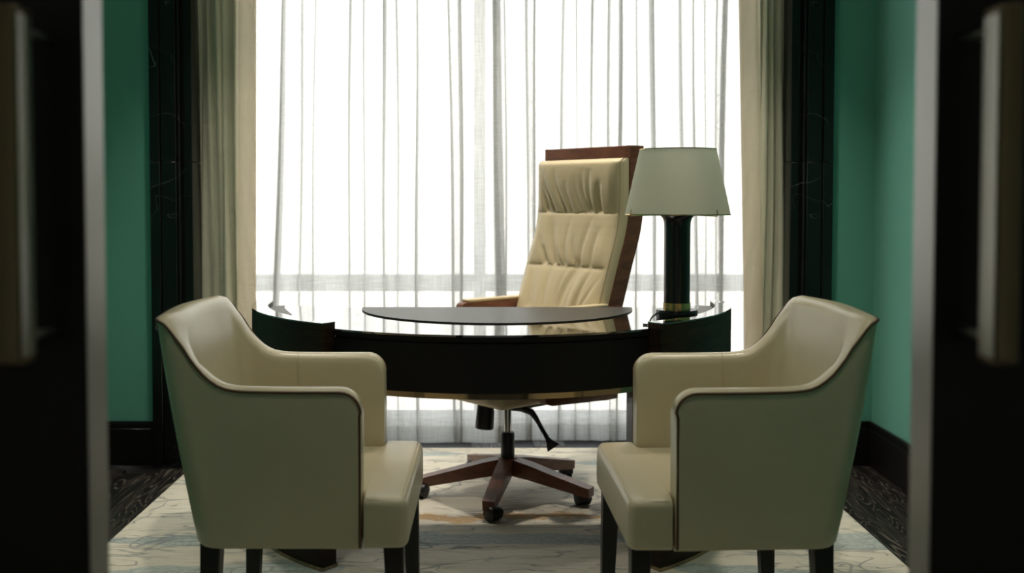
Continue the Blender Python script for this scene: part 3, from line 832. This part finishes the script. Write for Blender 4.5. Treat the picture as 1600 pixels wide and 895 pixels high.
# five-star base
wa0 = math.radians(-102)
hub = bmesh.new(); lathe(hub, [(0, .088), (.038, .088), (.040, .10), (.040, .150), (.036, .156), (0, .156)], 0, 0, 40); obj('base_hub', hub, M['walnut'], ch, org=(0, 0, RZ))
for k in range(5):
    a = wa0 + k * 2 * PI / 5 + AL          # world angle to chair-local
    d_ = Vector((math.cos(a), math.sin(a), 0)); s2 = Vector((-math.sin(a), math.cos(a), 0))
    bm = bmesh.new(); rs = []
    for f, hw, zb_, zt_ in ((0.020, .026, .090, .154), (0.10, .027, .083, .140), (0.22, .026, .066, .112), (0.335, .0235, .050, .086), (0.352, .0225, .050, .084)):
        rs.append([d_ * f + s2 * hw + Vector((0, 0, zt_)), d_ * f - s2 * hw + Vector((0, 0, zt_)), d_ * f - s2 * hw * .93 + Vector((0, 0, zb_)), d_ * f + s2 * hw * .93 + Vector((0, 0, zb_))])
    rings(bm, rs); bmesh.ops.bevel(bm, geom=[e_ for e_ in bm.edges if e_.calc_face_angle(0) > .5], offset=.003, segments=2, affect='EDGES')
    arm = obj('base_arm', bm, M['walnut'], ch, org=(0, 0, RZ), angle=30)
    # caster: twin wheels with hood
    bm = bmesh.new()
    sw = a + (0.9 if k % 2 else -0.6)
    tr_d = Vector((math.cos(sw + PI / 2), math.sin(sw + PI / 2), 0)); ax = Vector((-tr_d.y, tr_d.x, 0))
    top = d_ * 0.325; ctr = top + tr_d * 0.018 + Vector((0, 0, RZ + .0255))
    tube(bm, [top + Vector((0, 0, .052)), top + Vector((0, 0, .034))], .007, 12)
    for sg in (-1, 1):
        c0_ = ctr + ax * sg * .014
        tube(bm, [c0_ - ax * .012, c0_ - ax * .010, c0_ + ax * .010, c0_ + ax * .012], [.021, .0255, .0255, .021], 24)
    obj('caster', bm, M['black_plastic'], ch, org=(0, 0, RZ))
    bm = bmesh.new(); rs = []
    for q in range(11):
        an = lerp(-0.25, PI * .95, q / 10); o_ = ctr + (tr_d * -math.cos(an) + Vector((0, 0, 1)) * math.sin(an)) * .0285
        i_ = ctr + (tr_d * -math.cos(an) + Vector((0, 0, 1)) * math.sin(an)) * .0265
        rs.append([o_ - ax * .021, o_ - ax * .027 + (i_ - o_) * 2, i_ - ax * .020, i_ + ax * .020, o_ + ax * .027 + (i_ - o_) * 2, o_ + ax * .021])
    rings(bm, rs); obj('caster_hood', bm, M['black_plastic'], ch, org=(0, 0, RZ))

# ================================================================== GUEST ARMCHAIRS
def make_guest(loc, rz, label):
    g = empty('armchair', loc, rz, label=label, cat='chair', group='cream leather visitor armchairs in front of the desk')
    # half path from the front of one arm round to the middle of the back: (top x, top y, top z, bottom x, bottom y)
    half = []
    r = .048
    for k in range(6, -1, -1):
        ph_ = math.radians(84) * k / 6
        half.append((.152 - r + r * math.sin(ph_), .289, .712 - r + r * math.cos(ph_), .152 - r + r * math.sin(ph_), .287))
    for xt, zt_, xb in ((.07, .712, .07), (.03, .712, .03), (-.02, .712, -.005), (-.06, .7125, -.035), (-.095, .713, -.06), (-.12, .714, -.08), (-.14, .716, -.094), (-.158, .7195, -.106), (-.175, .7265, -.117), (-.192, .7375, -.128),
                        (-.208, .7515, -.139), (-.223, .7685, -.149), (-.238, .789, -.159), (-.252, .812, -.168), (-.268, .833, -.177), (-.284, .855, -.184)):
        half.append((xt, lerp(.289, .284, smooth((.1 - xt) / .35)), zt_, xb, .283))
    for k in range(1, 8):     # corner
        a = PI / 2 * k / 7; rt = .030; rb = .055
        half.append((-.290 - rt * math.sin(a), .252 + rt * math.cos(a), .865 + .012 * math.sin(a), -.180 - rb * math.sin(a), .228 + rb * math.cos(a)))
    for k in range(1, 9):
        f = k / 8; half.append((lerp(-.320, -.344, math.sin(f * PI / 2)), .252 * (1 - f), .877 + .003 * f, lerp(-.235, -.248, math.sin(f * PI / 2)), .228 * (1 - f)))
    full = [(a, -b_, c_, d_, -e_) for a, b_, c_, d_, e_ in half] + [h for h in reversed(half[:-1])]
    n = len(full)
    # inner path: straight arms, a fillet, then the back, top and bottom
    def inner(xs_, yin, xfil, r_, bulge):
        """same number of points as half; arms keep their x, the rest runs round the fillet and along the back"""
        k0 = next(i for i, v_ in enumerate(xs_) if v_ < xfil)
        out = [(v_, yin) for v_ in xs_[:k0]]
        m_ = len(xs_) - k0; L1 = r_ * PI / 2; L2 = yin - r_; tot = L1 + L2
        for j in range(m_):
            d_ = tot * (j + .5) / (m_ - .5)
            if d_ < L1: a_ = d_ / r_; out.append((xfil - r_ * math.sin(a_), yin - r_ + r_ * math.cos(a_)))
            else: f_ = (d_ - L1) / L2; out.append((xfil - r_ - bulge * math.sin(f_ * PI / 2), (yin - r_) * (1 - f_)))
        return out
    it = inner([h[0] for h in half], .229, -.222, .050, .010)
    k0 = next(i for i, h in enumerate(half) if h[0] < -.222)
    ib = inner([h[3] for h in half], .226, half[k0][3] + .0005, .050, .010)
    hin = [(a_[0], a_[1], b_[0], b_[1]) for a_, b_ in zip(it, ib)]
    fin = [(a, -b_, c_, -d_) for a, b_, c_, d_ in hin] + [h for h in reversed(hin[:-1])]
    rs = []; pipe = []; Z0 = .342
    for (xt, yt, zt_, xb, yb), (ixt, iyt, ixb, iyb) in zip(full, fin):
        back = smooth((0.0 - xt) / .30)
        def pt(z, a):
            """a: 0 outer face .. 1 inner face"""
            f = (z - Z0) / (zt_ - Z0)
            return Vector((lerp(lerp(xb, xt, f), lerp(ixb, ixt, f), a), lerp(lerp(yb, yt, f), lerp(iyb, iyt, f), a), z))
        ring = [pt(Z0, .3), pt(Z0 + .002, .09), pt(Z0 + .012, .01)]
        for f in (.12, .25, .4, .55, .7, .85): ring.append(pt(lerp(Z0, zt_, f), -.06 * math.sin(PI * f)))
        for a_, dz in ((0, -.014), (.02, -.006), (.10, -.001), (.30, .0025), (.55, .002), (.80, -.003), (.95, -.012), (1, -.026)): ring.append(pt(zt_ + dz, a_))
        for f in (.2, .45, .7, 1.0): ring.append(pt(lerp(zt_ - .026, .45, f), 1 + .22 * back * math.sin(PI * f)))
        ring.append(pt(.40, 1)); ring.append(pt(.36, .9))
        rs.append(ring); pipe.append(pt(zt_ - .006, -.005))
    bm = bmesh.new(); rings(bm, rs)
    obj('shell', bm, M['leather'], g, org=(0, 0, 0), angle=60)
    for s_ in (0, 1): pass
    zz_ = zz(.350, pipe[0].z - .012, 8)
    pp = [Vector((.1495, -.2895, z)) for z in zz_] + pipe + [Vector((.1475, .2895, z)) for z in reversed(zz_)]
    bm = bmesh.new(); tube(bm, pp, .0032, 8); obj('piping', bm, M['piping'], g)
    # T-shaped seat cushion
    secs = []
    def hw(x): return .2215 if x < .152 else .2215 + (.287 - .2215) * smooth((x - .152) / .006)
    xs = [-.165, -.16, -.15, -.12, -.08, -.04, 0, .04, .08, .12, .145, .1535, .156, .158, .161, .18, .20, .215]
    for x_ in xs:
        g_ = max(0, .0 + (-.145 - x_)) * .8
        secs.append((x_, -hw(x_), hw(x_), .344, .462 - g_, .018, .010 * math.sin(PI * min(1, (x_ + .18) / .42))))
    for k in range(1, 8):
        r_ = .024; f = math.sin(PI / 2 * k / 7); q_ = r_ * (1 - math.cos(PI / 2 * k / 7))
        secs.append((.233 + r_ * f, -.287 + q_, .287 - q_, .344 + q_ * .4, .462 - q_, .018, .002))
    bm = bmesh.new(); loft_x(bm, secs, 6); obj('seat', bm, M['leather'], g, angle=60)
    # seam line round the seat top
    bm = bmesh.new(); tube(bm, [(.165, -.280, .4585), (.225, -.278, .457), (.243, -.268, .4565), (.2475, -.25, .457), (.2480, 0, .457), (.2475, .25, .457), (.243, .268, .4565), (.225, .278, .457), (.165, .280, .4585)], .0020, 6)
    obj('seat_welt', bm, M['leather'], g)
    # seams where arms meet the back (inside)
    for s_ in (-1, 1):
        bm = bmesh.new(); tube(bm, [(-.085, s_ * .2225, z) for z in zz(.47, .685, 6)] + [(-.087, s_ * .232, .706), (-.09, s_ * .25, .715)], .0012, 6); obj('arm_seam', bm, M['leather'], g)
    for lx, ly, sx2 in ((.222, .232, .010), (.222, -.232, .010), (-.205, .222, -.012), (-.205, -.222, -.012)):
        bm = bmesh.new(); a, b_ = .0235, .0165; z_t, z_b = .338, 0.0; ox, oy = sx2, (.004 if ly > 0 else -.004)
        rs2 = [[Vector((lx + cx_ * a, ly + cy_ * a, z_t)) for cx_, cy_ in ((-1, -1), (1, -1), (1, 1), (-1, 1))],
               [Vector((lx + ox + cx_ * b_, ly + oy + cy_ * b_, z_b)) for cx_, cy_ in ((-1, -1), (1, -1), (1, 1), (-1, 1))]]
        rings(bm, rs2); bmesh.ops.bevel(bm, geom=[e_ for e_ in bm.edges], offset=.002, segments=1, affect='EDGES')
        obj('leg', bm, M['leg_black'], g, angle=20)
    for c_ in g.children:      # the upholstery hangs 12 mm lower, over the leg tops
        if not c_.name.startswith('leg'): c_.data.transform(Matrix.Translation((0, 0, -.012)))
    return g
g1 = make_guest((-.450, 2.600, RZ), 0.0, 'cream leather armchair with brown piping, left of the desk, its back to the left')
def copy_thing(src, loc, rz, label):
    r = src.copy(); C.objects.link(r); r.location = loc; r.rotation_euler = (0, 0, rz); r['label'] = label
    for c_ in list(src.children):
        d_ = c_.copy(); C.objects.link(d_); d_.parent = r
    return r
g2 = copy_thing(g1, (.560, 2.590, RZ), PI + math.radians(1.8), 'cream leather armchair with brown piping, right of the desk, its back to the right')
